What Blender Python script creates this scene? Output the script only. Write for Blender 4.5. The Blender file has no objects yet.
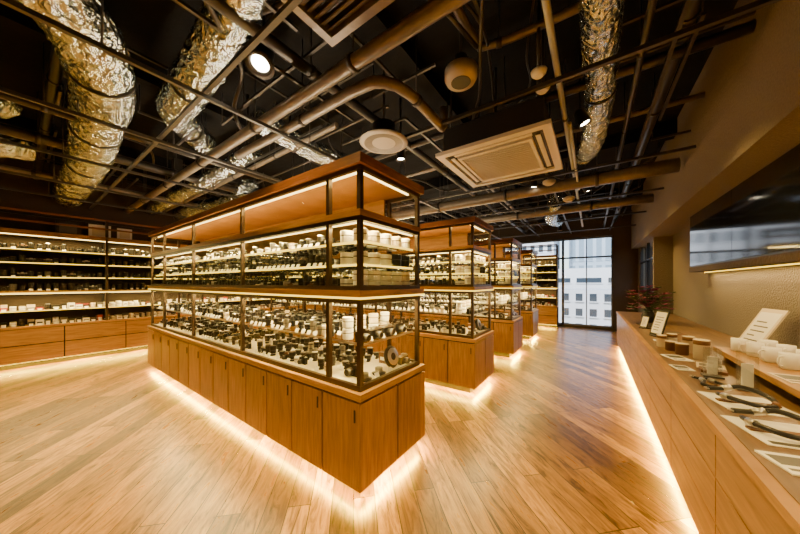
import bpy, math, random
from mathutils import Vector, Matrix
random.seed(7)
scene = bpy.context.scene
COL = scene.collection

# ------------------------------------------------------------------ materials
def new_mat(name):
    m = bpy.data.materials.new(name); m.use_nodes = True
    nt = m.node_tree
    for n in list(nt.nodes): nt.nodes.remove(n)
    out = nt.nodes.new('ShaderNodeOutputMaterial')
    return m, nt, out

def plain(name, col, rough=0.5, metal=0.0, bump=0.0, bscale=40, spec=0.5, var=0.0):
    m, nt, out = new_mat(name)
    b = nt.nodes.new('ShaderNodeBsdfPrincipled')
    b.inputs['Base Color'].default_value = (*col, 1)
    b.inputs['Roughness'].default_value = rough
    b.inputs['Metallic'].default_value = metal
    b.inputs['Specular IOR Level'].default_value = spec
    nt.links.new(b.outputs[0], out.inputs[0])
    if bump or var:
        tc = nt.nodes.new('ShaderNodeTexCoord')
        nz = nt.nodes.new('ShaderNodeTexNoise'); nz.inputs['Scale'].default_value = bscale
        nz.inputs['Detail'].default_value = 5
        nt.links.new(tc.outputs['Object'], nz.inputs['Vector'])
        if bump:
            bp = nt.nodes.new('ShaderNodeBump'); bp.inputs['Strength'].default_value = bump
            bp.inputs['Distance'].default_value = 0.02
            nt.links.new(nz.outputs['Fac'], bp.inputs['Height'])
            nt.links.new(bp.outputs[0], b.inputs['Normal'])
        if var:
            mx = nt.nodes.new('ShaderNodeMixRGB')
            mx.inputs[1].default_value = (*[c*(1-var) for c in col], 1)
            mx.inputs[2].default_value = (*[min(1, c*(1+var)) for c in col], 1)
            nt.links.new(nz.outputs['Fac'], mx.inputs[0])
            nt.links.new(mx.outputs[0], b.inputs['Base Color'])
    return m

def emis(name, col, s):
    m, nt, out = new_mat(name)
    e = nt.nodes.new('ShaderNodeEmission')
    e.inputs[0].default_value = (*col, 1); e.inputs[1].default_value = s
    nt.links.new(e.outputs[0], out.inputs[0])
    return m

def glass(name, fac=0.08, tint=(1, 1, 1)):
    m, nt, out = new_mat(name)
    t = nt.nodes.new('ShaderNodeBsdfTransparent'); t.inputs[0].default_value = (*tint, 1)
    g = nt.nodes.new('ShaderNodeBsdfGlossy'); g.inputs['Roughness'].default_value = 0.02
    mx = nt.nodes.new('ShaderNodeMixShader'); mx.inputs[0].default_value = fac
    nt.links.new(t.outputs[0], mx.inputs[1]); nt.links.new(g.outputs[0], mx.inputs[2])
    nt.links.new(mx.outputs[0], out.inputs[0])
    return m

def wood(name, c1, c2, scale=(1, 1, 1), rough=0.4, panel=0.0):
    m, nt, out = new_mat(name)
    N, Lk = nt.nodes, nt.links
    b = N.new('ShaderNodeBsdfPrincipled'); b.inputs['Roughness'].default_value = rough
    tc = N.new('ShaderNodeTexCoord'); mp = N.new('ShaderNodeMapping')
    mp.inputs['Scale'].default_value = scale
    Lk.new(tc.outputs['Object'], mp.inputs[0])
    nz = N.new('ShaderNodeTexNoise'); nz.inputs['Scale'].default_value = 3
    nz.inputs['Detail'].default_value = 8; nz.inputs['Distortion'].default_value = 0.6
    Lk.new(mp.outputs[0], nz.inputs['Vector'])
    rp = N.new('ShaderNodeValToRGB')
    rp.color_ramp.elements[0].position = 0.3; rp.color_ramp.elements[0].color = (*c1, 1)
    rp.color_ramp.elements[1].position = 0.7; rp.color_ramp.elements[1].color = (*c2, 1)
    Lk.new(nz.outputs['Fac'], rp.inputs[0])
    last = rp.outputs[0]
    if panel:
        sp = N.new('ShaderNodeSeparateXYZ'); Lk.new(tc.outputs['Object'], sp.inputs[0])
        ad = N.new('ShaderNodeMath'); ad.operation = 'ADD'
        Lk.new(sp.outputs[0], ad.inputs[0]); Lk.new(sp.outputs[1], ad.inputs[1])
        dv = N.new('ShaderNodeMath'); dv.operation = 'DIVIDE'; dv.inputs[1].default_value = panel
        Lk.new(ad.outputs[0], dv.inputs[0])
        fl = N.new('ShaderNodeMath'); fl.operation = 'FLOOR'; Lk.new(dv.outputs[0], fl.inputs[0])
        wn = N.new('ShaderNodeTexWhiteNoise'); wn.noise_dimensions = '1D'; Lk.new(fl.outputs[0], wn.inputs['W'])
        mr = N.new('ShaderNodeMapRange'); mr.inputs[3].default_value = 0.72; mr.inputs[4].default_value = 1.22
        Lk.new(wn.outputs['Value'], mr.inputs[0])
        hs = N.new('ShaderNodeHueSaturation'); Lk.new(last, hs.inputs['Color']); Lk.new(mr.outputs[0], hs.inputs['Value'])
        last = hs.outputs[0]
    Lk.new(last, b.inputs['Base Color'])
    bp = N.new('ShaderNodeBump'); bp.inputs['Strength'].default_value = 0.12; bp.inputs['Distance'].default_value = 0.01
    Lk.new(nz.outputs['Fac'], bp.inputs['Height']); Lk.new(bp.outputs[0], b.inputs['Normal'])
    Lk.new(b.outputs[0], out.inputs[0])
    return m

def floor_mat():
    m, nt, out = new_mat('oak_plank_floor')
    N, Lk = nt.nodes, nt.links
    b = N.new('ShaderNodeBsdfPrincipled')
    tc = N.new('ShaderNodeTexCoord'); mp = N.new('ShaderNodeMapping')
    mp.inputs['Rotation'].default_value = (0, 0, math.radians(45))
    Lk.new(tc.outputs['Object'], mp.inputs[0])
    br = N.new('ShaderNodeTexBrick')
    br.inputs['Scale'].default_value = 1; br.inputs['Brick Width'].default_value = 1.35
    br.inputs['Row Height'].default_value = 0.14; br.inputs['Mortar Size'].default_value = 0.003
    br.inputs['Color1'].default_value = (0, 0, 0, 1); br.inputs['Color2'].default_value = (1, 1, 1, 1)
    br.inputs['Mortar'].default_value = (0.5, 0.5, 0.5, 1)
    br.offset = 0.37; br.offset_frequency = 3
    Lk.new(mp.outputs[0], br.inputs['Vector'])
    rp = N.new('ShaderNodeValToRGB')
    e = rp.color_ramp.elements
    e[0].position = 0.05; e[0].color = (0.085, 0.041, 0.008, 1)
    e[1].position = 0.95; e[1].color = (0.44, 0.24, 0.042, 1)
    a = e.new(0.3); a.color = (0.18, 0.09, 0.0145, 1)
    a = e.new(0.65); a.color = (0.28, 0.146, 0.0235, 1)
    Lk.new(br.outputs['Color'], rp.inputs[0])
    m2 = N.new('ShaderNodeMapping'); m2.inputs['Scale'].default_value = (1.3, 8, 1)
    cb = N.new('ShaderNodeCombineXYZ'); ml = N.new('ShaderNodeMath'); ml.operation = 'MULTIPLY'; ml.inputs[1].default_value = 17
    Lk.new(br.outputs['Color'], ml.inputs[0]); Lk.new(ml.outputs[0], cb.inputs[2])
    va = N.new('ShaderNodeVectorMath'); va.operation = 'ADD'
    Lk.new(mp.outputs[0], va.inputs[0]); Lk.new(cb.outputs[0], va.inputs[1]); Lk.new(va.outputs[0], m2.inputs[0])
    nz = N.new('ShaderNodeTexNoise'); nz.inputs['Scale'].default_value = 2.2; nz.inputs['Detail'].default_value = 10
    nz.inputs['Distortion'].default_value = 1.6; nz.inputs['Roughness'].default_value = 0.65
    Lk.new(m2.outputs[0], nz.inputs['Vector'])
    r2 = N.new('ShaderNodeValToRGB')
    r2.color_ramp.elements[0].position = 0.34; r2.color_ramp.elements[0].color = (0.16, 0.13, 0.1, 1)
    r2.color_ramp.elements[1].position = 0.62; r2.color_ramp.elements[1].color = (1.3, 1.3, 1.3, 1)
    a = r2.color_ramp.elements.new(0.46); a.color = (0.72, 0.66, 0.58, 1)
    Lk.new(nz.outputs['Fac'], r2.inputs[0])
    mx = N.new('ShaderNodeMixRGB'); mx.blend_type = 'MULTIPLY'; mx.inputs[0].default_value = 1
    Lk.new(rp.outputs[0], mx.inputs[1]); Lk.new(r2.outputs[0], mx.inputs[2])
    mm = N.new('ShaderNodeMixRGB'); mm.inputs[2].default_value = (0.008, 0.004, 0.002, 1)
    Lk.new(br.outputs['Fac'], mm.inputs[0]); Lk.new(mx.outputs[0], mm.inputs[1])
    Lk.new(mm.outputs[0], b.inputs['Base Color'])
    mr = N.new('ShaderNodeMapRange'); mr.inputs[3].default_value = 0.36; mr.inputs[4].default_value = 0.22
    Lk.new(nz.outputs['Fac'], mr.inputs[0]); Lk.new(mr.outputs[0], b.inputs['Roughness'])
    sb = N.new('ShaderNodeMath'); sb.operation = 'SUBTRACT'
    Lk.new(nz.outputs['Fac'], sb.inputs[0]); Lk.new(br.outputs['Fac'], sb.inputs[1])
    bp = N.new('ShaderNodeBump'); bp.inputs['Strength'].default_value = 0.35; bp.inputs['Distance'].default_value = 0.006
    Lk.new(sb.outputs[0], bp.inputs['Height']); Lk.new(bp.outputs[0], b.inputs['Normal'])
    Lk.new(b.outputs[0], out.inputs[0])
    return m

def foil_mat():
    m, nt, out = new_mat('crinkled_foil')
    N, Lk = nt.nodes, nt.links
    b = N.new('ShaderNodeBsdfPrincipled')
    b.inputs['Base Color'].default_value = (0.74, 0.88, 1.0, 1)
    b.inputs['Metallic'].default_value = 1; b.inputs['Roughness'].default_value = 0.15
    tc = N.new('ShaderNodeTexCoord')
    nz = N.new('ShaderNodeTexNoise'); nz.inputs['Scale'].default_value = 11; nz.inputs['Detail'].default_value = 2.5
    nz.inputs['Distortion'].default_value = 2.0
    Lk.new(tc.outputs['Object'], nz.inputs['Vector'])
    bp = N.new('ShaderNodeBump'); bp.inputs['Strength'].default_value = 0.9; bp.inputs['Distance'].default_value = 0.05
    Lk.new(nz.outputs['Fac'], bp.inputs['Height']); Lk.new(bp.outputs[0], b.inputs['Normal'])
    Lk.new(b.outputs[0], out.inputs[0])
    return m

FLOOR = floor_mat(); FOIL = foil_mat()
OAKV = wood('oak_vertical_grain', (0.24, 0.118, 0.026), (0.42, 0.224, 0.056), (14, 14, 1.2), 0.36, 0.3769)
OAKH = wood('oak_horizontal_grain', (0.26, 0.13, 0.03), (0.44, 0.235, 0.06), (1.2, 1.2, 14), 0.4)
OAKY = wood('oak_counter_front', (0.2, 0.106, 0.034), (0.4, 0.225, 0.077), (6, 0.9, 12), 0.36)
FASC = wood('lit_fascia_oak', (0.3, 0.16, 0.04), (0.44, 0.245, 0.068), (1.2, 1.2, 14), 0.5)
REDW = wood('mahogany_trim', (0.16, 0.055, 0.014), (0.27, 0.1, 0.026), (1.5, 1.5, 20), 0.35)
CTOP = wood('dark_oak_counter_top', (0.1, 0.055, 0.024), (0.2, 0.115, 0.05), (10, 1, 1), 0.38)
BLACK = plain('black_metal', (0.014, 0.012, 0.01), 0.4)
SEAM = plain('cabinet_carcass_black', (0.006, 0.004, 0.003), 0.9, spec=0.1)
BRONZE = plain('dark_bronze_frame', (0.045, 0.025, 0.011), 0.35, 0.3)
DARK = plain('dark_plastic', (0.012, 0.011, 0.01), 0.35)
GREY = plain('grey_plastic', (0.08, 0.076, 0.07), 0.4)
SILVER = plain('brushed_silver', (0.6, 0.58, 0.55), 0.3, 1)
WHITE = plain('white_card', (0.8, 0.79, 0.75), 0.6)
CREAM = plain('cream_ceramic', (0.64, 0.55, 0.4), 0.45)
BROWN = plain('brown_leather', (0.14, 0.06, 0.022), 0.5)
RED = plain('red_label', (0.3, 0.025, 0.015), 0.5)
DECK = plain('white_deck_cloth', (0.68, 0.61, 0.46), 0.7)
CEIL = plain('black_painted_slab', (0.005, 0.005, 0.005), 0.9, bump=0.3, bscale=12, var=0.4, spec=0.2)
STEEL = plain('dusty_black_steel', (0.055, 0.05, 0.043), 0.4, 0.5, bump=0.1, bscale=30)
PIPE = plain('brown_grey_insulated_pipe', (0.16, 0.135, 0.1), 0.34, 0.2, bump=0.25, bscale=18, var=0.3)
DARKPIPE = plain('dark_pipe', (0.034, 0.03, 0.026), 0.32, 0.3)
BEIGE = plain('beige_plastic', (0.48, 0.43, 0.34), 0.45)
ACW = plain('air_conditioner_plastic', (0.8, 0.76, 0.67), 0.45)
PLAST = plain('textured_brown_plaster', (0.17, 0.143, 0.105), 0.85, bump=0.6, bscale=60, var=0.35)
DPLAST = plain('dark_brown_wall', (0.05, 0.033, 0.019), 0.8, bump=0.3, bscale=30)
LGREY = plain('white_conduit', (0.45, 0.5, 0.54), 0.4)
GLASS = glass('clear_glass', 0.06)
SHELFG = glass('glass_shelf', 0.14, (0.93, 0.95, 0.93))
ACRYL = glass('acrylic', 0.16, (0.93, 0.95, 0.95))
WINGL = glass('window_glass', 0.06, (0.93, 0.97, 1))
SCREEN = plain('black_mirror_glass', (0.006, 0.007, 0.008), 0.08, spec=0.25)
WARM = (1.0, 0.58, 0.025)
SHW = (1, 0.7, 0.22)
LEDY = emis('warm_led_strip', (1.0, 0.62, 0.04), 10)
LEDR = emis('rail_led_strip', (1.0, 0.62, 0.05), 3.6)
LEDW = emis('shelf_led_strip', (1.0, 0.72, 0.22), 8)
BULB = emis('lamp_lens', (1, 0.85, 0.6), 60)
FACW = plain('white_facade', (0.8, 0.8, 0.8), 0.7)
FACB = plain('bluish_facade', (0.5, 0.6, 0.7), 0.3)
FACG = plain('grey_facade', (0.42, 0.42, 0.43), 0.7)
FACWIN = plain('facade_window', (0.05, 0.065, 0.08), 0.1)
FACWL = plain('tower_glazing', (0.25, 0.34, 0.42), 0.1)
ASPH = plain('asphalt', (0.1, 0.1, 0.1), 0.9)
LEAF = plain('dark_leaf', (0.05, 0.09, 0.03), 0.5)
PETAL = plain('purple_petal', (0.26, 0.05, 0.14), 0.6)

# ------------------------------------------------------------------ builder
class MB:
    def __init__(s): s.v = []; s.f = []; s.m = []; s.sm = []; s.mats = []
    def mi(s, mat):
        if mat not in s.mats: s.mats.append(mat)
        return s.mats.index(mat)
    def face(s, idx, mat, smooth=False): s.f.append(idx); s.m.append(s.mi(mat)); s.sm.append(smooth)
    def box(s, x0, x1, y0, y1, z0, z1, mat, M=None):
        b = len(s.v)
        pts = [(x0, y0, z0), (x1, y0, z0), (x1, y1, z0), (x0, y1, z0), (x0, y0, z1), (x1, y0, z1), (x1, y1, z1), (x0, y1, z1)]
        if M is not None: pts = [tuple(M @ Vector(p)) for p in pts]
        s.v += pts
        for q in ((3, 2, 1, 0), (4, 5, 6, 7), (0, 1, 5, 4), (1, 2, 6, 5), (2, 3, 7, 6), (3, 0, 4, 7)):
            s.face([b + i for i in q], mat)
    def quad(s, pts, mat):
        b = len(s.v); s.v += [tuple(p) for p in pts]; s.face([b, b+1, b+2, b+3], mat)
    def lathe(s, prof, seg, M=None, smooth=True):
        b = len(s.v)
        for (r, z, mt) in prof:
            for i in range(seg):
                a = 2*math.pi*i/seg; p = Vector((r*math.cos(a), r*math.sin(a), z))
                s.v.append(tuple(M @ p) if M is not None else tuple(p))
        for k in range(len(prof)-1):
            for i in range(seg):
                j = (i+1) % seg
                s.face([b+k*seg+i, b+k*seg+j, b+(k+1)*seg+j, b+(k+1)*seg+i], prof[k][2], smooth)
        if prof[0][0] > 1e-5: s.face([b+i for i in reversed(range(seg))], prof[0][2])
        if prof[-1][0] > 1e-5: s.face([b+(len(prof)-1)*seg+i for i in range(seg)], prof[-1][2])
    def tube(s, pts, r, seg, mat, jit=0.0, ring=0.0, caps=True, smooth=True):
        pts = [Vector(p) for p in pts]; b = len(s.v); n = len(pts)
        up = Vector((0, 0, 1)); prev = None
        for k, p in enumerate(pts):
            t = (pts[min(k+1, n-1)]-pts[max(k-1, 0)]).normalized()
            if prev is None:
                a = up if abs(t.z) < 0.9 else Vector((1, 0, 0))
                u = t.cross(a).normalized()
            else: u = (prev - t*prev.dot(t)).normalized()
            prev = u; w = t.cross(u)
            rr = r*(1+(ring if k % 2 else -ring))
            for i in range(seg):
                an = 2*math.pi*(i+(random.uniform(-.3, .3) if jit else 0))/seg
                q = rr*(1+random.uniform(-jit, jit))
                s.v.append(tuple(p+u*math.cos(an)*q+w*math.sin(an)*q))
        for k in range(n-1):
            for i in range(seg):
                j = (i+1) % seg
                s.face([b+k*seg+i, b+k*seg+j, b+(k+1)*seg+j, b+(k+1)*seg+i], mat, smooth)
        if caps:
            s.face([b+i for i in reversed(range(seg))], mat); s.face([b+(n-1)*seg+i for i in range(seg)], mat)
    def obj(s, name, parent=None, loc=None, mesh=None, bevel=0):
        if mesh is None:
            mesh = bpy.data.meshes.new(name); mesh.from_pydata(s.v, [], s.f)
            for m in s.mats: mesh.materials.append(m)
            mesh.polygons.foreach_set('material_index', s.m)
            mesh.polygons.foreach_set('use_smooth', s.sm)
            mesh.update()
        o = bpy.data.objects.new(name, mesh); COL.objects.link(o)
        if loc: o.location = loc
        if parent: o.parent = parent
        if bevel:
            bm = o.modifiers.new('bevel', 'BEVEL'); bm.width = bevel; bm.segments = 2; bm.limit_method = 'ANGLE'
        return o

def T(x, y, z, rz=0, rx=0, ry=0):
    return Matrix.Translation((x, y, z)) @ Matrix.Rotation(rz, 4, 'Z') @ Matrix.Rotation(ry, 4, 'Y') @ Matrix.Rotation(rx, 4, 'X')

def smooth_path(P, step=0.08):
    P = [Vector(p) for p in P]; out = []
    Q = [P[0]*2-P[1]] + P + [P[-1]*2-P[-2]]
    for i in range(1, len(Q)-2):
        n = max(2, int((Q[i+1]-Q[i]).length/step))
        for k in range(n):
            t = k/n
            out.append(0.5*((2*Q[i])+(-Q[i-1]+Q[i+1])*t+(2*Q[i-1]-5*Q[i]+4*Q[i+1]-Q[i+2])*t*t+(-Q[i-1]+3*Q[i]-3*Q[i+1]+Q[i+2])*t**3))
    out.append(P[-1]); return out

def empty(name, loc=(0, 0, 0)):
    e = bpy.data.objects.new(name, None); e.location = loc; e.empty_display_size = 0.2; COL.objects.link(e); return e

LED = 2.2
def area(name, loc, sx, sy, power, col=WARM, rot=(0, 0, 0), parent=None):
    l = bpy.data.lights.new(name, 'AREA'); l.shape = 'RECTANGLE'; l.size = sx; l.size_y = sy
    l.energy = power*LED; l.color = col
    o = bpy.data.objects.new(name, l); o.location = loc; o.rotation_euler = rot; COL.objects.link(o)
    if parent: o.parent = parent
    return o

# ------------------------------------------------------------------ room
XL, XR, YN, YB, ZC = -8.3, 1.4, -2.5, 10.5, 3.7
def shell(name, *args):
    mb = MB()
    for a in args: mb.box(*a)
    return mb.obj(name)
shell('floor', (XL-0.2, XR+0.2, YN-0.2, YB+0.2, -0.15, 0, FLOOR))
shell('ceiling', (XL-0.2, XR+0.2, YN-0.2, YB+0.2, ZC, ZC+0.2, CEIL))
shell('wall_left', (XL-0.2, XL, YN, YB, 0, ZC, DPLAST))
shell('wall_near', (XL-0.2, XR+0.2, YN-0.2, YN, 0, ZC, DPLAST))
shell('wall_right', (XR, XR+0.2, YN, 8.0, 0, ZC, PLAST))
shell('wall_right_pier', (1.1, XR+0.2, 8.0, 8.12, 0, ZC, PLAST),
      (1.1, 1.22, 8.12, YB, 0, 1.25, PLAST), (1.1, 1.22, 8.12, YB, 2.75, ZC, PLAST), (1.1, 1.22, 10.2, YB, 1.25, 2.75, PLAST))
WX0, WX1, WZ0, WZ1 = -6.5, 0.52, 0.06, 2.92
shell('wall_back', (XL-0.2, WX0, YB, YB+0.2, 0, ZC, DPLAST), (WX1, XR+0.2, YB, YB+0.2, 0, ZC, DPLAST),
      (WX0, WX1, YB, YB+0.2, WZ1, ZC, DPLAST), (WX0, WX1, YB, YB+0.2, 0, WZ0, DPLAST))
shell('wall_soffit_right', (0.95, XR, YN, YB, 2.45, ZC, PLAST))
mb = MB()
for y in (-0.6, 5.2, 8.2): mb.box(XL, 0.95, y, y+0.2, 3.5, ZC, CEIL)
for x in (-6.4, -3.9, -1.5): mb.box(x, x+0.12, YN, YB, 3.55, ZC, CEIL)
mb.obj('trim_ceiling_beams')
mb = MB()
fr = plain('window_frame_metal', (0.12, 0.12, 0.12), 0.4, 0.5)
xs = [0.52, -0.79, -2.1, -3.4, -4.7, -6.0, -6.5]
for x in xs: mb.box(x-0.035 if x > -6.4 else x, x+0.035 if x < 0.5 else x, YB+0.03, YB+0.13, WZ0, WZ1, fr)
mb.box(-0.155, -0.125, YB+0.04, YB+0.1, WZ0, WZ1, fr)
for z in (WZ0, 2.25, WZ1-0.06): mb.box(WX0, WX1, YB+0.03, YB+0.13, z, z+0.05, fr)
mb.quad([(WX0, YB+0.08, WZ0), (WX1, YB+0.08, WZ0), (WX1, YB+0.08, WZ1), (WX0, YB+0.08, WZ1)], WINGL)
mb.obj('window_1')
mb = MB()
for y in (8.12, 9.1, 10.16): mb.box(1.12, 1.18, y, y+0.04, 1.25, 2.75, BLACK)
for z in (1.25, 2.0, 2.71): mb.box(1.12, 1.18, 8.12, 10.2, z, z+0.04, BLACK)
mb.quad([(1.15, 8.12, 1.25), (1.15, 10.2, 1.25), (1.15, 10.2, 2.75), (1.15, 8.12, 2.75)], WINGL)
mb.obj('window_2')

# ------------------------------------------------------------------ exterior
def building(name, x0, x1, y0, y1, z0, z1, mat, nx, nz, ww, wh, wm=None):
    wm = wm or FACWIN
    mb = MB(); mb.box(x0, x1, y0, y1, z0, z1, mat)
    dx = (x1-x0)/nx; dz = (z1-z0)/nz
    for i in range(nx):
        for k in range(nz):
            cx = x0+(i+0.5)*dx; cz = z0+(k+0.5)*dz
            mb.box(cx-ww*dx/2, cx+ww*dx/2, y0-0.03, y0+0.05, cz-wh*dz/2, cz+wh*dz/2, wm)
            mb.box(cx-ww*dx/2-0.05, cx+ww*dx/2+0.05, y0-0.12, y0, cz-wh*dz/2-0.08, cz-wh*dz/2, mat)
    return mb.obj(name)
building('white_office_building', -8, 9, 24, 30, -9, .95, FACW, 20, 9, 0.5, 0.5)
building('white_terrace_building', -9, 6, 32, 38, -9, 2.9, FACW, 6, 5, 0.8, 0.2)
building('glass_office_tower', -2.6, 2.2, 44, 50, -9, 26, FACB, 5, 8, 0.6, 0.85, FACWL)
building('white_apartment_building', -13, -4.0, 40, 48, -9, 11, FACW, 9, 10, 0.5, 0.5)
building('grey_apartment_building', 3.0, 12, 40, 48, -9, 7.5, FACW, 8, 8, 0.5, 0.5)
building('concrete_building', -26, -14, 30, 44, -9, 8, FACG, 10, 7, 0.6, 0.5)
building('concrete_building', 14, 30, 22, 34, -9, 8, FACW, 10, 7, 0.6, 0.5)
shell('street_ground', (-60, 60, 11.5, 90, -9.3, -9, ASPH))

# ------------------------------------------------------------------ products
def lens(mb, x, y, z, r, h):
    k = random.random(); body = DARK if k < 0.9 else (SILVER if k < 0.95 else GREY)
    cap = random.choice([DARK, DARK, DARK, GREY, BLACK, SILVER])
    mb.lathe([(r*0.8, 0, body), (r*0.8, h*.2, SILVER if random.random() < .3 else body), (r*.92, h*.25, body), (r*.92, h*.55, GREY), (r, h*.6, body),
              (r, h*.94, cap), (r*.88, h, cap)], 10, T(x, y, z), False)
def cam_item(mb, x, y, z, s=1.0, face=0):
    M = T(x, y, z, face)
    m = random.choice([DARK, DARK, SILVER, BROWN])
    mb.box(-.06*s, .06*s, -.015*s, .02*s, 0, .07*s, DARK, M)
    mb.box(-.058*s, .058*s, -.014*s, .019*s, .07*s, .082*s, m, M)
    mb.box(-.018*s, .018*s, -.014*s, .016*s, .082*s, .098*s, m, M)
    mb.lathe([(.03*s, 0, DARK), (.03*s, .03*s, GREY), (.026*s, .05*s, DARK)], 10, M @ T(0, -.015*s, .036*s, 0, math.pi/2), False)
    mb.box(.035*s, .05*s, -.01*s, .01*s, .082*s, .09*s, SILVER, M)
def tag(mb, x, y, z, face=0, w=.044, h=.034):
    M = T(x, y, z+0.001, face) @ Matrix.Rotation(math.radians(-25), 4, 'X')
    mb.box(-w/2, w/2, 0, .002, 0, h, WHITE, M)
def pbox(mb, x, y, z, face=0):
    w, d, h = random.uniform(.06, .1), random.uniform(.04, .07), random.uniform(.05, .11)
    m = random.choice([WHITE, WHITE, CREAM, DARK, DARK, DARK, RED, GREY, BROWN])
    M = T(x, y, z, face)
    mb.box(-w/2, w/2, -d/2, d/2, 0, h, m, M); mb.box(-w*.35, w*.35, -d/2-.001, -d/2, h*.3, h*.6, WHITE if m is not WHITE else DARK, M)
def canister(mb, x, y, z, r=.05, n=3, h=.085):
    for i in range(n):
        m = random.choice([WHITE, CREAM, WHITE, CREAM, WHITE]); 
        mb.lathe([(r*.9, 0, m), (r, .008, m), (r, h*.55, BROWN if random.random() < .5 else DARK), (r*1.02, h*.62, m), (r*1.02, h*.92, m), (r*.9, h*.95, m)], 16, T(x, y, z+i*h), False)

# ------------------------------------------------------------------ island showcase
L, W = 4.9, 0.82
def build_island():
    mb = MB()
    mb.box(-L+.1, -.1, .1, W-.1, 0, .10, BLACK)
    mb.box(-L+.02, -.02, .02, W-.02, .10, .70, SEAM)
    n = 13; dw = L/n
    for i in range(n):
        x0 = -L+i*dw
        for (a, b) in ((0, .018), (W-.018, W)): mb.box(x0+.008, x0+dw-.008 if i < n-1 else x0+dw, a, b, .10, .668, OAKV)
        mb.box(x0+dw-.055, x0+dw-.045, -.006, 0, .54, .62, BLACK)
    for (xa, xb) in ((-.018, 0), (-L, -L+.018)):
        mb.box(xa, xb, .019, W/2-.008, .10, .668, OAKV); mb.box(xa, xb, W/2+.008, W-.019, .10, .668, OAKV)
    mb.box(-L-.004, .004, -.004, W+.004, .684, .73, OAKH)
    mb.box(-L+.06, -.06, .05, .062, .088, .098, LEDY); mb.box(-.062, -.05, .06, W-.06, .088, .098, LEDY)
    mb.box(-L+.06, -.06, W-.062, W-.05, .088, .098, LEDY)
    i0 = .05; X0, X1, Y0, Y1 = -L+i0, -i0, i0, W-i0
    mb.box(X0+.01, X1-.01, Y0+.01, Y1-.01, .73, .75, DECK)
    xs = [X1, -.36, -1.68, -3.0, -4.2, X0]
    p = .016
    for x in xs:
        for y in (Y0, Y1): mb.box(x-p, x+p, y-p, y+p, .73, 2.23, BRONZE)
    mb.box(X0-p, X0+p, W/2-p, W/2+p, .73, 2.23, BRONZE)
    def ring(z0, z1, o, mat):
        t = .03
        mb.box(X0-o, X1+o, Y0-o, Y0-o+t, z0, z1, mat); mb.box(X0-o, X1+o, Y1+o-t, Y1+o, z0, z1, mat)
        mb.box(X0-o, X0-o+t, Y0-o+t, Y1+o-t, z0, z1, mat); mb.box(X1+o-t, X1+o, Y0-o+t, Y1+o-t, z0, z1, mat)
    ring(.73, .765, .018, BRONZE)
    ring(1.31, 1.342, .018, BRONZE)
    ring(1.342, 1.356, .047, LEDR); ring(1.356, 1.40, .045, OAKH); ring(1.40, 1.43, .019, BRONZE)
    mb.box(X0, X1, Y0, Y1, 1.36, 1.385, OAKH)
    ring(1.87, 1.90, .018, BRONZE); ring(1.90, 1.94, .024, OAKH); ring(2.205, 2.235, .019, BRONZE); ring(2.235, 2.30, .045, REDW)
    mb.box(X0, X1, Y0, Y1, 2.25, 2.29, REDW); mb.box(X0+.02, X1-.02, Y0+.02, Y1-.02, 2.235, 2.25, FASC)
    mb.box(X0+.03, X1-.03, Y0+.03, Y1-.03, 1.905, 1.92, OAKH)
    dx = (-.38-(X0+.03))/4
    for i in range(4): mb.box(X0+.03+i*dx+.004, X0+.03+(i+1)*dx-.004, Y1-.05, Y1-.03, 1.92, 2.235, FASC)
    mb.box(X0+.05, X1-.05, Y0+.06, Y0+.072, 2.222, 2.235, LEDW); mb.box(X1-.07, X1-.058, Y0+.08, Y1-.05, 2.222, 2.235, LEDW)
    mb.box(X0+.02, X1-.02, Y0+.03, Y0+.038, 1.862, 1.87, LEDW); mb.box(X1-.04, X1-.03, Y0+.04, Y1-.03, 1.862, 1.87, LEDW)
    for z in (1.03, 1.58, 1.74):
        mb.box(X0+.02, X1-.02, Y0+.05, Y1-.05, z-.006, z, SHELFG)
        mb.box(X0+.02, X1-.02, Y0+.043, Y0+.05, z-.012, z+.003, LEDR if z != 1.03 else SILVER)
        mb.box(X1-.02, X1-.013, Y0+.05, Y1-.05, z-.012, z+.003, LEDR if z != 1.03 else SILVER)
    for (z0, z1) in ((.75, 1.35), (1.41, 1.89), (1.93, 2.2)):
        for y in (Y0, Y1): mb.quad([(X0, y, z0), (X1, y, z0), (X1, y, z1), (X0, y, z1)], GLASS)
        for x in (X0, X1): mb.quad([(x, Y0, z0), (x, Y1, z0), (x, Y1, z1), (x, Y0, z1)], GLASS)
    pr = MB()
    for (z, hmax, dens) in ((.75, .11, .08), (1.03, .11, .078), (1.385, .14, .072), (1.58, .11, .075), (1.74, .1, .08)):
        x = X0+.1
        while x < -.42:
            if all(abs(x-q) > .03 for q in xs):
                for yy in (.16, .28, .41, .54, .66):
                    k = random.random()
                    xx = x+random.uniform(-.006, .006)
                    if z < 1.2 and k < .75: tag(pr, xx, yy-.05, z)
                    elif yy == .16 and k < .7: tag(pr, xx, .112, z)
                    if k < .74: lens(pr, xx, yy, z, random.uniform(.024, .032), random.uniform(.055, hmax))
                    elif k < .84 and yy in (.16, .41): cam_item(pr, xx, yy, z, .7)
                    elif k > .92: canister(pr, xx, yy, z, .028, 1, random.uniform(.05, .09))
            x += dens
    for (z, n) in ((1.385, 2), (1.58, 1), (1.74, 1)):
        for yy in (.15, .29, .43, .57, .7):
            if yy > .5 and 1.5 < z < 1.7: lens(pr, -.13, yy, z, .045, .11)
            else: canister(pr, -.14, yy, z, .052, n, .08 if n == 2 else .1)
            canister(pr, -.28, yy, z, .048, 1, .1)
    for yy in (.16, .3, .45, .6):
        cam_item(pr, -.13, yy, 1.03, .95, math.pi/2); canister(pr, -.28, yy, 1.03, .04, 2); tag(pr, -.09, yy+.05, 1.03, math.pi/2)
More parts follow.
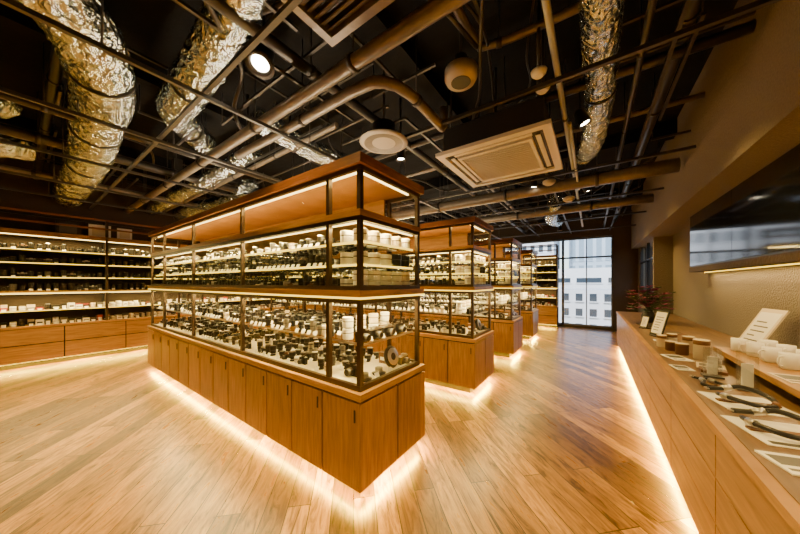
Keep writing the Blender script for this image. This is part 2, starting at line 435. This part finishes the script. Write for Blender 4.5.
    for yy in (.18, .34):
        pr.lathe([(.05, 0, DARK), (.055, .012, DARK), (.03, .02, GREY), (.03, .05, DARK)], 18, T(-.13, yy, .75)); tag(pr, -.09, yy+.1, .75, math.pi/2)
    pr.lathe([(.085, 0, BLACK), (.09, .015, BLACK), (.07, .03, SILVER), (.03, .032, DARK)], 24, T(-.14, .5, .845, 0, 0, math.radians(75)))
    pbox(pr, -.27, .6, .75); cam_item(pr, -.27, .2, .75); cam_item(pr, -.13, .67, .75, .9, math.pi/2)
    return mb, pr
imb, ipr = build_island()
im = ip = None
for k, y in enumerate((1.27, 3.35, 5.43, 7.51)):
    root = empty('glass_display_cabinet', (-1.21, y, 0))
    o = imb.obj('cabinet_frame', root, mesh=im); im = o.data
    o = ipr.obj('camera_lens_collection', root, mesh=ip); ip = o.data
    area('toe_led_front', (-L/2, .04, .094), L-.1, .02, 62, parent=root)
    area('toe_led_side', (-.04, W/2, .094), .02, W-.1, 18, parent=root)
    area('toe_led_rear', (-L/2, W-.04, .094), L-.1, .02, 48, parent=root)
    area('case_led_lower', (-L/2, .14, 1.345), L-.2, .02, 58, SHW, parent=root)
    area('case_led_upper', (-L/2, .12, 1.875), L-.2, .02, 48, SHW, parent=root)
    area('case_led_end', (-.1, W/2, 1.875), .03, W-.2, 7, SHW, parent=root)
    area('case_led_end_low', (-.1, W/2, 1.345), .03, W-.2, 8, SHW, parent=root)
    area('top_tier_led', (-L/2, .12, 2.22), L-.2, .02, 20, (1, .64, .18), parent=root)
    area('top_tier_fill', (-L/2, .12, 1.93), L-.2, .02, 9, (1, .66, .2), (math.pi, 0, 0), root)  # added fill hidden behind the rail, brightens the tier's roof underside
    mb = MB(); mb.box(-L+.5, -.5, W/2-.03, W/2+.03, 2.30, 2.325, BLACK); mb.box(-L+.52, -.52, W/2-.02, W/2+.02, 2.325, 2.33, LEDR); mb.obj('roof_fill_bar', root)  # made-up glowing bar on the cabinet roof, housing for the added fill
    area('ceiling_fill_light', (-L/2, W/2, 2.34), 3.9, .05, 25, (1, .75, .48), (math.pi, 0, 0), root)  # added upward fill, out of view, brightens ducts and pipes overhead

# ------------------------------------------------------------------ wall shelving
def build_wall_shelf(run, depth=.42, top=2.7):
    mb = MB(); pr = MB()
    mb.box(.0, depth-.1, 0.02, run-.02, 0, .1, BLACK); mb.box(0, depth-.02, 0, run, .1, .68, SEAM)
    n = max(1, round(run/.8)); dw = run/n
    for i in range(n):
        mb.box(depth-.02, depth, i*dw+.008, (i+1)*dw-.008, .10, .381, OAKH); mb.box(depth-.02, depth, i*dw+.008, (i+1)*dw-.008, .397, .66, OAKH)
    mb.box(0, depth+.01, 0, run, .67, .71, OAKH)
    mb.box(depth-.06, depth-.05, .02, run-.02, .088, .098, LEDY)
    mb.box(0, .02, 0, run, .71, 2.3, DPLAST)
    nb = max(1, round(run/1.3)); bw = run/nb
    for i in range(nb+1):
        y = min(max(i*bw, .02), run-.02); mb.box(depth-.06, depth-.02, y-.02, y+.02, .71, top, BRONZE); mb.box(0, .03, y-.015, y+.015, .71, top, BLACK)
        mb.box(.02, depth-.03, y-.006, y+.006, .71, 2.3, BLACK)
    mb.box(.02, depth, 0, run, 1.27, 1.315, OAKH); mb.box(depth, depth+.004, 0, run, 1.265, 1.285, LEDR)
    for z in (.97, 1.55, 1.8, 2.03):
        mb.box(.02, depth-.05, 0, run, z-.012, z, OAKH); mb.box(depth-.05, depth-.045, 0, run, z-.012, z+.004, LEDR)
    mb.box(.0, depth-.02, 0, run, 2.28, 2.36, OAKH)
    for z in (top-.03, 2.5): mb.box(depth-.05, depth-.02, 0, run, z, z+.03, REDW)
    mb.box(0, .03, 0, run, top-.03, top, BLACK)
    for z in (2.268, 1.258): mb.box(depth-.08, depth-.065, .02, run-.02, z, z+.01, LEDW)
    for (z, k) in ((.71, 0), (.97, 0), (1.315, 1), (1.55, 1), (1.8, 1), (2.03, 2)):
        y = .08
        while y < run-.08:
            r = random.random()
            for xx in (depth-.12, depth-.24):
                if k == 0:
                    if r < .55: pbox(pr, xx, y, z, math.pi/2)
                    elif r < .75: lens(pr, xx, y, z, .035, random.uniform(.07, .13))
                    else: canister(pr, xx, y, z, .035, 1, random.uniform(.06, .12))
                else:
                    if random.random() < .78: lens(pr, xx, y, z, random.uniform(.03, .042), random.uniform(.08, .14))
                    elif xx > depth-.2: cam_item(pr, xx, y, z, .9, math.pi/2)
            if r < .5: tag(pr, depth-.07, y, z, math.pi/2)
            y += .09
    return mb, pr
def place_shelf(run, loc, rz, lights=1.0):
    mb, pr = build_wall_shelf(run)
    root = empty('wall_display_shelf', loc); root.rotation_euler = (0, 0, rz)
    mb.obj('shelf_frame', root); pr.obj('camera_product_collection', root)
    area('toe_led', (.39, run/2, .094), .02, run-.1, 16*run*lights, parent=root)
    area('shelf_led_top', (.39, run/2, 2.26), .02, run-.1, 13*run*lights, SHW, parent=root)
    area('shelf_led_low', (.39, run/2, 1.25), .02, run-.1, 11*run*lights, SHW, parent=root)
    return root
place_shelf(8.0, (-8.28, -.3, 0), 0)
place_shelf(2.1, (-8.28, -2.45, 0), 0)
place_shelf(4.2, (-5.1, 10.4, 0), -math.pi/2)
mb = MB()
for (y, w, h, m) in ((.55, .3, .24, DARK), (.95, .3, .24, WHITE), (1.3, .22, .22, WHITE)):
    mb.box(-8.0, -7.975, y-w/2, y+w/2, 2.362, 2.362+h, m); mb.box(-7.975, -7.973, y-w*.35, y+w*.35, 2.38, 2.362+h*.8, CREAM if m is WHITE else GREY)
    mb.box(-8.08, -8.0, y-.02, y+.02, 2.362, 2.38, DARK)
mb.obj('photo_card_set')

# ------------------------------------------------------------------ right counter
C0, C1, CY0, CY1, CZ = 0.47, 1.395, -1.6, 7.97, .80
root = empty('wooden_sales_counter')
mb = MB()
mb.box(C0+.1, C1, CY0+.05, CY1-.08, 0, .1, BLACK); mb.box(C0+.016, C1, CY0, CY1, .1, CZ-.045, SEAM)
n = 11; dw = (CY1-CY0)/n
for i in range(n):
    for (za, zb) in ((.1, .323), (.331, .538), (.546, CZ-.05)): mb.box(C0, C0+.018, CY0+i*dw+.005, CY0+(i+1)*dw-.005, za, zb, OAKY)
mb.box(C0, C1, CY1-.001, CY1+.015, .1, CZ-.05, OAKY)
mb.box(C0-.012, C1, CY0, CY1+.02, CZ-.04, CZ-.004, OAKH); mb.box(C0+.03, C1, CY0+.02, CY1, CZ-.004, CZ, CTOP)
mb.box(C0+.05, C0+.06, CY0, CY1-.05, .088, .098, LEDY)
mb.obj('counter_body', root)
area('toe_led', (C0+.04, (CY0+CY1)/2, .094), .02, CY1-CY0-.1, 140, parent=root)
mb = MB()
mb.box(.86, 1.36, 1.2, 3.5, CZ+.06, CZ+.1, OAKH)
for y in (1.3, 2.3, 3.4): mb.box(.9, 1.32, y-.02, y+.02, CZ, CZ+.06, OAKH)
mb.obj('wooden_display_riser', bevel=.004)
RZ = CZ+.1
def mug(name, x, y, z, r=.042, h=.09, m=WHITE, rot=0):
    mb = MB()
    mb.lathe([(r*.8, 0, m), (r*.98, .01, m), (r, h*.5, m), (r, h, m), (r*.9, h, m), (r*.88, .012, m), (0.001, .012, m)], 24, T(x, y, z))
    hp = [(x+math.cos(rot)*(r*.95+a), y+math.sin(rot)*(r*.95+a), z+b) for a, b in ((0, h*.8), (.022, h*.78), (.032, h*.5), (.02, h*.22), (0, h*.2))]
    mb.tube(smooth_path(hp, .008), .005, 8, m); mb.obj(name)
for (x, y) in ((.97, 3.37), (1.0, 3.2), (1.13, 3.4), (1.15, 3.22), (1.02, 3.03), (1.17, 3.04), (1.03, 2.85), (1.19, 2.86)):
    mug('coffee_mug', x, y, RZ, .043, .1, rot=random.uniform(3, 4.5))
def jar(x, y, z, r, h, m):
    mb = MB(); mb.lathe([(r*.92, 0, m), (r, .006, m), (r, h*.75, BROWN), (r*1.03, h*.76, BROWN), (r*1.03, h*.97, CREAM), (r*.95, h, CREAM)], 24, T(x, y, z)); mb.obj('lidded_canister')
jar(.67, 3.5, CZ, .045, .1, BROWN); jar(.76, 3.36, CZ, .05, .17, CREAM); jar(.74, 3.64, CZ, .042, .15, CREAM); jar(.62, 3.64, CZ, .04, .09, BROWN); jar(.58, 3.8, CZ, .038, .12, CREAM); jar(.66, 3.82, CZ, .038, .14, WHITE)
def stand(name, x, y, z, w, h, rz, tilt, m=WHITE, ins=None):
    mb = MB(); M = T(x, y, z+.012, rz) @ Matrix.Rotation(math.radians(-tilt), 4, 'X')
    mb.box(-w/2, w/2, 0, .012, 0, h, m, M)
    if ins:
        mb.box(-w*.42, w*.42, -.002, 0, h*.08, h*.92, ins, M)
        for q in range(6): mb.box(-w*.3, w*random.uniform(0, .3), -.003, -.002, h*(.2+q*.1), h*(.225+q*.1), GREY, M)
    M2 = T(x, y, z, rz); mb.box(-w*.3, w*.3, -.03, h*math.sin(math.radians(tilt))+.06, 0, .01, m, M2)
    mb.box(-w*.04, w*.04, h*.55*math.sin(math.radians(tilt))+.01, h*.55*math.sin(math.radians(tilt))+.022, 0, h*.5, m, M2)
    mb.obj(name, bevel=.002)
stand('tilted_menu_board', 1.1, 3.8, CZ, .26, .46, math.radians(-78), 28, CREAM, WHITE)
stand('sign_stand', .63, 4.5, CZ, .2, .32, math.radians(-66), 15, DARK, WHITE)
stand('price_sign', .6, 5.2, CZ, .12, .17, math.radians(-60), 15, DARK, WHITE)
for (x, y, h) in ((.68, 2.78, .2), (.77, 2.56, .23)):
    mb = MB(); mb.box(x-.05, x+.05, y-.035, y+.035, CZ, CZ+.012, GREY)
    mb.box(x-.04, x+.04, y-.025, y+.025, CZ+.012, CZ+h, ACRYL); mb.box(x-.025, x+.025, y-.004, y+.004, CZ+.02, CZ+h*.7, WHITE); mb.obj('acrylic_display_block', bevel=.003)
def sheet(x, y, w, h, rz, m=WHITE, z=CZ, t=.006, name='brochure'):
    mb = MB(); M = T(x, y, z, rz); mb.box(-w/2, w/2, -h/2, h/2, 0, t, m, M); mb.box(-w*.4, w*.4, -h*.1, h*.35, t, t+.001, GREY, M); mb.box(-w*.4, w*.2, -h*.35, -h*.25, t, t+.001, GREY, M); mb.obj(name)
sheet(.6, 3.3, .13, .2, .3); sheet(.75, 3.1, .15, .2, -.2, CREAM); sheet(.6, 1.6, .14, .14, .3); sheet(.56, 2.93, .1, .14, .2); sheet(1.2, 2.5, .2, .28, .1, WHITE, RZ)
sheet(.72, 2.93, .13, .1, -.1, BROWN, t=.02, name='leather_tray'); sheet(.68, 4.1, .18, .24, .2, WHITE); sheet(1.08, 2.1, .22, .3, .3, DARK, RZ, name='black_photo_book')
sheet(.95, 2.55, .14, .2, .1, CREAM, RZ); sheet(.85, 4.9, .2, .28, .1, BROWN); sheet(.7, 5.6, .2, .28, .2, DARK)
def counter_camera(x, y, z, s, rz):
    mb = MB(); M = T(x, y, z, rz)
    mb.box(-.065*s, .065*s, -.02*s, .02*s, 0, .07*s, DARK, M); mb.box(-.063*s, .063*s, -.018*s, .018*s, .07*s, .082*s, SILVER, M)
    mb.box(-.02*s, .02*s, -.016*s, .016*s, .082*s, .1*s, DARK, M)
    mb.lathe([(.033*s, 0, DARK), (.033*s, .03*s, GREY), (.03*s, .033*s, DARK), (.03*s, .06*s, DARK), (.022*s, .062*s, SCREEN)], 24, M @ T(0, -.02*s, .036*s, 0, math.pi/2))
    mb.lathe([(.01*s, 0, SILVER), (.01*s, .01*s, SILVER)], 12, M @ T(.045*s, 0, .082*s))
    mb.obj('camera', bevel=.002)
counter_camera(.96, 2.3, RZ, 1.1, -.8); counter_camera(.95, 1.75, RZ, 1.1, -.6)
def strap(pts, name='camera_strap', r=.012):
    mb = MB(); P = smooth_path(pts, .012)
    mb.tube(P, r, 8, DARK)
    for f in (.12, .5, .85):
        i = int(len(P)*f); a, b = P[i], P[min(i+3, len(P)-1)]; mb.tube([a, b], r+.004, 10, SILVER if f != .5 else BROWN)
    mb.lathe([(.017, 0, SILVER), (.017, .006, SILVER)], 12, T(*pts[0])); mb.obj(name)
z = CZ+.013
for (x, y, rz) in ((.68, 2.26, .25), (.68, 1.9, .25)):
    mb = MB(); M = T(x, y, CZ, rz); mb.box(-.14, .14, -.13, .13, 0, .004, WHITE, M); mb.box(-.12, .0, -.12, -.095, .004, .005, GREY, M); mb.box(-.12, .12, -.015, .015, .004, .012, BROWN, M); mb.obj('strap_display_card')
z2 = CZ+.028
strap([(.56, 2.36, z2), (.61, 2.33, z2+.02), (.68, 2.34, z2+.04), (.76, 2.3, z2+.02), (.76, 2.21, z2), (.68, 2.17, z2), (.6, 2.2, z2+.01), (.58, 2.28, z2)])
strap([(.56, 2.02, z2), (.61, 1.98, z2+.02), (.69, 1.99, z2+.04), (.77, 1.94, z2+.02), (.75, 1.85, z2), (.66, 1.81, z2), (.58, 1.85, z2+.01), (.57, 1.94, z2)])
strap([(.56, 2.66, z), (.6, 2.6, z), (.57, 2.5, z), (.62, 2.47, z), (.67, 2.54, z), (.62, 2.66, z)], r=.009)
mb = MB()
vx, vy = .76, 6.0
mb.lathe([(.05, 0, DARK), (.085, .04, DARK), (.09, .12, DARK), (.055, .19, DARK), (.06, .22, DARK)], 20, T(vx, vy, CZ))
for i in range(110):
    a = random.uniform(0, 6.28); rr = random.uniform(.03, .32); h = random.uniform(.3, .62)-rr*.4
    e = Vector((vx+math.cos(a)*rr, vy+math.sin(a)*rr, CZ+h))
    mb.tube(smooth_path([(vx, vy, CZ+.2), (vx+math.cos(a)*rr*.4, vy+math.sin(a)*rr*.4, CZ+.2+(h-.2)*.6), e], .05), .004, 5, LEAF)
    m = PETAL if i % 3 else LEAF
    for q in range(5):
        b = q*1.256; n_ = Vector((math.cos(b), math.sin(b), .4))*.05
        t_ = Vector((-math.sin(b), math.cos(b), 0))*.03
        mb.quad([e, e+n_*.6+t_, e+n_*1.3, e+n_*.6-t_], m)
mb.obj('flower_vase')

root = empty('black_glass_wall_cabinet')
mb = MB()
mb.box(1.22, 1.4, -1.6, 5.85, 1.68, 2.45, BLACK)
for i in range(5):
    y0 = -1.6+i*1.49; mb.box(1.205, 1.22, y0+.004, y0+1.486, 1.7, 2.44, SCREEN)
mb.box(1.2, 1.4, -1.6, 5.87, 1.61, 1.68, DPLAST)
mb.box(1.34, 1.36, -1.5, 5.8, 1.60, 1.61, LEDR)
mb.obj('cabinet_body', root)
area('under_cabinet_led', (1.3, 2.1, 1.595), .02, 7.2, 20, (1, .66, .26), parent=root)

# ------------------------------------------------------------------ ceiling equipment
def duct(path, r, name='foil_air_duct', seg=26, ring=.02):
    mb = MB(); P = smooth_path(path, .05); mb.tube(P, r, seg, FOIL, .045, ring, smooth=False)
    for k in range(10, len(P)-3, 24):
        p = P[k]; mb.tube([(p.x, p.y, p.z+r), (p.x, p.y, ZC)], .006, 5, STEEL)
        d = (P[k+1]-P[k]).normalized()*.012; mb.tube([p-d, p+d], r*1.05, 24, STEEL)
    mb.obj(name)
duct([(-2.1, -.9, 3.3), (-2.45, -.25, 3.25), (-2.75, .2, 3.2), (-3.4, .42, 3.15), (-4.4, .5, 3.15), (-5.4, .55, 3.1), (-6.8, .56, 3.1), (-8.2, .56, 3.1)], .2)
duct([(-1.2, .72, 3.42), (-2.05, .86, 3.3), (-3.05, .9, 3.2), (-3.7, 1.0, 3.3), (-4.4, 1.5, 3.4)], .15)
duct([(-3.0, 1.5, 3.25), (-3.0, 2.2, 3.2), (-2.95, 2.9, 3.2), (-2.9, 4.2, 3.2)], .13)
duct([(.08, 1.4, 3.35), (.05, 2.2, 3.25), (.06, 3.2, 3.22), (0.0, 4.0, 3.15), (-.1, 4.5, 3.2)], .12)
duct([(-6.0, .1, 3.2), (-5.9, -.5, 3.1), (-6.3, -1.3, 3.1), (-7.2, -1.6, 3.1)], .15)
duct([(-.6, 6.3, 3.1), (-.8, 7.4, 3.0), (-.75, 8.4, 3.1)], .13)
duct([(-5.0, 2.4, 3.15), (-6.0, 2.5, 3.1), (-7.4, 2.3, 3.1), (-8.2, 2.3, 3.1)], .16)
duct([(-4.2, -2.3, 3.3), (-4.0, -1.2, 3.2), (-4.3, -.4, 3.25), (-5.0, -.1, 3.3)], .14)
duct([(-3.8, 1.9, 3.3), (-4.8, 1.85, 3.2), (-6.0, 1.8, 3.15), (-8.2, 1.75, 3.1)], .11)
def pipe(path, r, mat=PIPE, name='ceiling_pipe', hang=1.2):
    mb = MB(); P = smooth_path(path, .1) if len(path) > 2 else [Vector(path[0]).lerp(Vector(path[1]), t/20) for t in range(21)]
    mb.tube(P, r, 14, mat)
    acc = 0
    for i in range(1, len(P)):
        acc += (P[i]-P[i-1]).length
        if acc > hang:
            acc = 0; p = P[i]; d = (P[i]-P[i-1]).normalized()*.02
            mb.tube([p-d, p+d], r*1.18, 14, STEEL); mb.tube([(p.x, p.y, p.z+r), (p.x, p.y, ZC)], .006, 5, STEEL)
    mb.obj(name)
pipe([(-8.2, 1.37, 3.0), (.9, 1.37, 3.0)], .05)
pipe([(-3.4, 1.5, 2.95), (-2.4, 1.52, 2.95), (-1.5, 1.52, 2.95), (-1.27, 1.58, 2.95), (-1.18, 1.8, 2.95), (-1.18, 2.3, 2.95), (-1.18, 2.38, 2.97), (-1.18, 2.4, 3.15)], .042)
pipe([(-7.5, 4.85, 2.95), (.9, 4.85, 2.95)], .09)
pipe([(-8.2, 6.6, 2.98), (.9, 6.6, 2.98)], .08)
pipe([(-5.3, -2.4, 3.15), (-5.3, 10.3, 3.15)], .06, DARKPIPE)
pipe([(-1.9, -2.4, 3.2), (-1.9, 10.3, 3.2)], .045, DARKPIPE)
pipe([(-4.1, -2.4, 3.05), (-4.1, 10.3, 3.05)], .03, DARKPIPE)
pipe([(-6.9, -2.4, 3.1), (-6.9, 10.3, 3.1)], .05, PIPE)
pipe([(.55, -2.4, 3.3), (.55, 10.3, 3.3)], .05, DARKPIPE)
pipe([(.3, -2.4, 3.15), (.3, 10.3, 3.15)], .022, DARKPIPE)
pipe([(-8.2, 2.9, 3.2), (.9, 2.9, 3.2)], .04, DARKPIPE)
pipe([(-8.2, .2, 3.35), (.9, .2, 3.35)], .04, DARKPIPE)
pipe([(-8.2, -.5, 3.05), (.9, -.5, 3.05)], .03, DARKPIPE)
pipe([(-2.2, 1.95, 3.12), (-5.2, 1.98, 3.12), (-8.2, 1.98, 3.12)], .03, PIPE)
pipe([(-1.6, 3.4, 3.3), (-1.6, 10.3, 3.3)], .03, PIPE)
pipe([(-.75, 1.0, 3.35), (-.75, 2.0, 3.35), (-.6, 2.2, 3.35), (.4, 2.25, 3.35)], .03, PIPE)
pipe([(-8.2, 3.9, 3.3), (.9, 3.9, 3.3)], .03, PIPE)
pipe([(-.22, 1.6, 3.1), (-.22, 9.5, 3.1)], .022, LGREY, 'light_conduit')
pipe([(-.17, 3.0, 2.95), (-.17, 5.2, 2.95)], .016, LGREY, 'light_conduit')
mb = MB()
for x in (-2.45, -3.6, -4.9, -6.2, -7.3): mb.box(x-.015, x+.015, YN, YB, 2.88, 2.91, STEEL)
for y in (.85, -1.2, 2.3, 4.3, 5.9, 7.6, 9.2): mb.box(XL, .93, y-.015, y+.015, 2.93, 2.96, STEEL)
for x in (-1.5, -.55, .45): mb.box(x-.012, x+.012, 2.2 if x != -.55 else 3.8, YB, 3.06, 3.085, STEEL)
for x in (-2.45, -3.6, -4.9, -6.2, -7.3):
    for y in (-1.1, .3, 1.8, 3.6, 5.0, 7.0, 9.0): mb.tube([(x, y, 2.9), (x, y, ZC)], .006, 5, STEEL)
for i in range(150):
    x = random.uniform(-7.8, .7); y = random.uniform(-1, 10); z = random.uniform(3.12, 3.5); l = random.uniform(.4, 1.8)
    if random.random() < .5: mb.box(x, min(x+l, .9), y, y+.022, z, z+.022, STEEL)
    else: mb.box(x, x+.022, y, min(y+l, 10.4), z, z+.022, STEEL)
    mb.tube([(x+.01, y+.01, z), (x+.01, y+.01, ZC)], .006, 5, STEEL)
for i in range(14):
    x = random.uniform(-7, .2); y = random.uniform(.5, 9); w = random.uniform(.12, .3)
    mb.box(x, x+w, y, y+w*.8, 3.25, 3.45, STEEL); mb.tube([(x+.05, y+.05, 3.4), (x+.05, y+.05, ZC)], .008, 5, STEEL)
mb.obj('ceiling_strut_grid')
mb = MB()
for i in range(40):
    x = random.uniform(-7.5, .3); y = random.uniform(0, 9); z = random.uniform(3.1, 3.5)
    P = [(x, y, z)]; a = random.uniform(0, 6.28)
    for q in range(4):
        a += random.uniform(-.6, .6); x = min(max(x+math.cos(a)*.5, -8), .8); y = min(max(y+math.sin(a)*.5, -2), 10.3); P.append((x, y, z+random.uniform(-.12, .08)))
    P.append((x, y, ZC)); mb.tube(smooth_path(P, .1), random.choice([.008, .012, .018]), 6, DARKPIPE)
mb.obj('ceiling_cable_bundle')

def cassette(x0, x1, y0, y1, z, frame, grill, name):
    mb = MB(); t = .035
    mb.box(x0+.06, x1-.06, y0+.06, y1-.06, z+t, z+.28, STEEL)
    b = .2
    mb.box(x0, x1, y0, y0+.07, z, z+t, frame); mb.box(x0, x1, y1-.07, y1, z, z+t, frame)
    mb.box(x0, x0+.07, y0+.07, y1-.07, z, z+t, frame); mb.box(x1-.07, x1, y0+.07, y1-.07, z, z+t, frame)
    mb.box(x0+.07, x1-.07, y0+.07, y1-.07, z+.025, z+t, BLACK)
    for (a, c, d, e) in ((x0+.16, x1-.16, y0+.1, y0+.14), (x0+.16, x1-.16, y1-.14, y1-.1), (x0+.1, x0+.14, y0+.16, y1-.16), (x1-.14, x1-.1, y0+.16, y1-.16)):
        mb.box(a, c, d, e, z+.006, z+.014, frame)
    g0, g1, h0, h1 = x0+b, x1-b, y0+b, y1-b
    mb.box(g0-.03, g1+.03, h0-.03, h0, z-.004, z+.02, frame); mb.box(g0-.03, g1+.03, h1, h1+.03, z-.004, z+.02, frame)
    mb.box(g0-.03, g0, h0, h1, z-.004, z+.02, frame); mb.box(g1, g1+.03, h0, h1, z-.004, z+.02, frame)
    n = 16
    for i in range(n):
        yy = h0+(h1-h0)*(i+.5)/n; mb.box(g0, g1, yy-.005, yy+.005, z, z+.015, grill)
    for (x, y) in ((x0+.12, y0+.12), (x1-.12, y0+.12), (x0+.12, y1-.12), (x1-.12, y1-.12)): mb.tube([(x, y, z+.25), (x, y, ZC-.01)], .008, 6, STEEL)
    mb.obj(name)
cassette(-1.32, -.27, 2.5, 3.6, 2.75, ACW, ACW, 'cassette_air_conditioner')
mb = MB()
mb.box(-1.4, -.5, .55, 1.2, 3.1, 3.25, STEEL)
for (a, b, c, d) in ((-1.42, -.48, .53, .58), (-1.42, -.48, 1.17, 1.22), (-1.42, -1.37, .58, 1.17), (-.53, -.48, .58, 1.17)): mb.box(a, b, c, d, 3.03, 3.1, PIPE)
for i in range(12):
    y = .6+i*.05; M = T(-.95, y, 3.06, 0, math.radians(35)); mb.box(-.42, .42, -.018, .018, -.003, .003, PIPE, M)
for x in (-1.3, -.6): mb.tube([(x, .9, 3.25), (x, .9, ZC)], .008, 6, STEEL)
mb.obj('louvred_air_vent')
def round_dev(name, x, y, z, prof, seg=28):
    mb = MB(); mb.lathe(prof, seg, T(x, y, z)); zt = z+prof[-1][1]; mb.tube([(x, y, zt-.005), (x, y, ZC)], .012, 8, STEEL); mb.obj(name)
round_dev('ceiling_speaker', -.83, 1.99, 3.0, [(.07, 0, DARK), (.075, .005, BEIGE), (.11, .01, BEIGE), (.125, .04, BEIGE), (.125, .1, BEIGE), (.1, .12, BEIGE), (.06, .14, STEEL), (.05, .2, STEEL)])
round_dev('round_ceiling_diffuser', -1.756, 2.19, 2.88, [(.05, .0, BEIGE), (.12, .012, PIPE), (.2, .004, BEIGE), (.25, .02, BEIGE), (.23, .035, BEIGE), (.12, .06, STEEL), (.12, .2, STEEL)])
round_dev('smoke_detector', -.32, 2.22, 2.97, [(.03, 0, WHITE), (.05, .02, WHITE), (.055, .04, WHITE), (.04, .05, WHITE)])
round_dev('smoke_detector', -.32, 2.42, 2.97, [(.03, 0, WHITE), (.05, .02, WHITE), (.055, .04, WHITE), (.04, .05, WHITE)])
round_dev('smoke_detector', -.3, 5.1, 2.75, [(.04, 0, BEIGE), (.08, .03, BEIGE), (.085, .06, BEIGE), (.05, .08, BEIGE)])
round_dev('smoke_detector', -.5, 4.4, 2.85, [(.04, 0, BEIGE), (.08, .03, BEIGE), (.085, .06, BEIGE), (.05, .08, BEIGE)])
SP = 3.5
def spot(x, y, z, power, tx=0, ty=0, col=(1, .64, .18), ang=105, sc=1.0):
    root = empty('ceiling_spotlight', (x, y, z)); d = Vector((tx, ty, -1)).normalized()
    q = d.to_track_quat('-Z', 'Y'); M = q.to_matrix().to_4x4()
    mb = MB(); mb.lathe([(.035*sc, .16*sc, BLACK), (.05*sc, .14*sc, BLACK), (.055*sc, .01, BLACK), (.075*sc if sc > 1 else .055, 0, STEEL), (.048*sc, 0, BLACK), (.045*sc, .03, BLACK)], 20, M)
    mb.lathe([(.044*sc, .02, BULB), (.044*sc, .022, BULB)], 20, M); p = M @ Vector((0, 0, .12*sc)); mb.tube([p, (p.x, p.y, ZC-z)], .01, 6, BLACK)
    mb.obj('lamp_head', root)
    l = bpy.data.lights.new('spot', 'SPOT'); l.energy = power*SP; l.color = col; l.spot_size = math.radians(ang); l.spot_blend = .8; l.shadow_soft_size = .05
    o = bpy.data.objects.new('lamp_light', l); o.rotation_mode = 'QUATERNION'; o.rotation_quaternion = q; o.location = d*.01; o.parent = root; COL.objects.link(o)
spot(-2.05, 1.06, 3.1, 75, .25, -.35, sc=1.4)
for (x, y, p) in ((-4.6, -.6, 95), (-6.9, -.2, 85), (-2.0, -.6, 85), (-3.4, -1.8, 80), (-6.9, 3.5, 60), (-.4, .3, 65)): spot(x, y, 3.0, p)
for (y) in (1.0, 3.2, 5.6, 7.8): spot(-.05, y, 3.0, 66, .42, 0, ang=92)
for (y) in (2.7, 4.7, 6.9, 9.0): spot(-.75 if y > 4 else -1.9, y, 2.95, 45)

# ------------------------------------------------------------------ world, sun, camera
w = bpy.data.worlds.new('World'); scene.world = w; w.use_nodes = True
bg = w.node_tree.nodes['Background']
sky = w.node_tree.nodes.new('ShaderNodeTexSky'); sky.sky_type = 'NISHITA'; sky.sun_disc = False
sky.sun_elevation = math.radians(45); sky.sun_rotation = math.radians(180)
w.node_tree.links.new(sky.outputs[0], bg.inputs[0]); bg.inputs[1].default_value = .45
s = bpy.data.lights.new('sun', 'SUN'); s.energy = 6; s.angle = .02
so = bpy.data.objects.new('sun', s); so.rotation_euler = (math.radians(50), 0, math.radians(-25)); COL.objects.link(so)
pl = bpy.data.lights.new('window_portal', 'AREA'); pl.shape = 'RECTANGLE'; pl.size = WX1-WX0; pl.size_y = WZ1-WZ0
pl.cycles.is_portal = True
po = bpy.data.objects.new('window_portal', pl); po.location = ((WX0+WX1)/2, YB+.16, (WZ0+WZ1)/2); po.rotation_euler = (-math.pi/2, 0, 0); COL.objects.link(po)

cd = bpy.data.cameras.new('camera_view'); cam = bpy.data.objects.new('camera_view', cd); COL.objects.link(cam)
cd.sensor_width = 36; cd.lens = 271/800*36; cd.shift_y = 16/800; cd.clip_start = .02
cam.location = (0, 0, 1.45); cam.rotation_euler = (math.pi/2, 0, math.radians(35.3))
scene.camera = cam
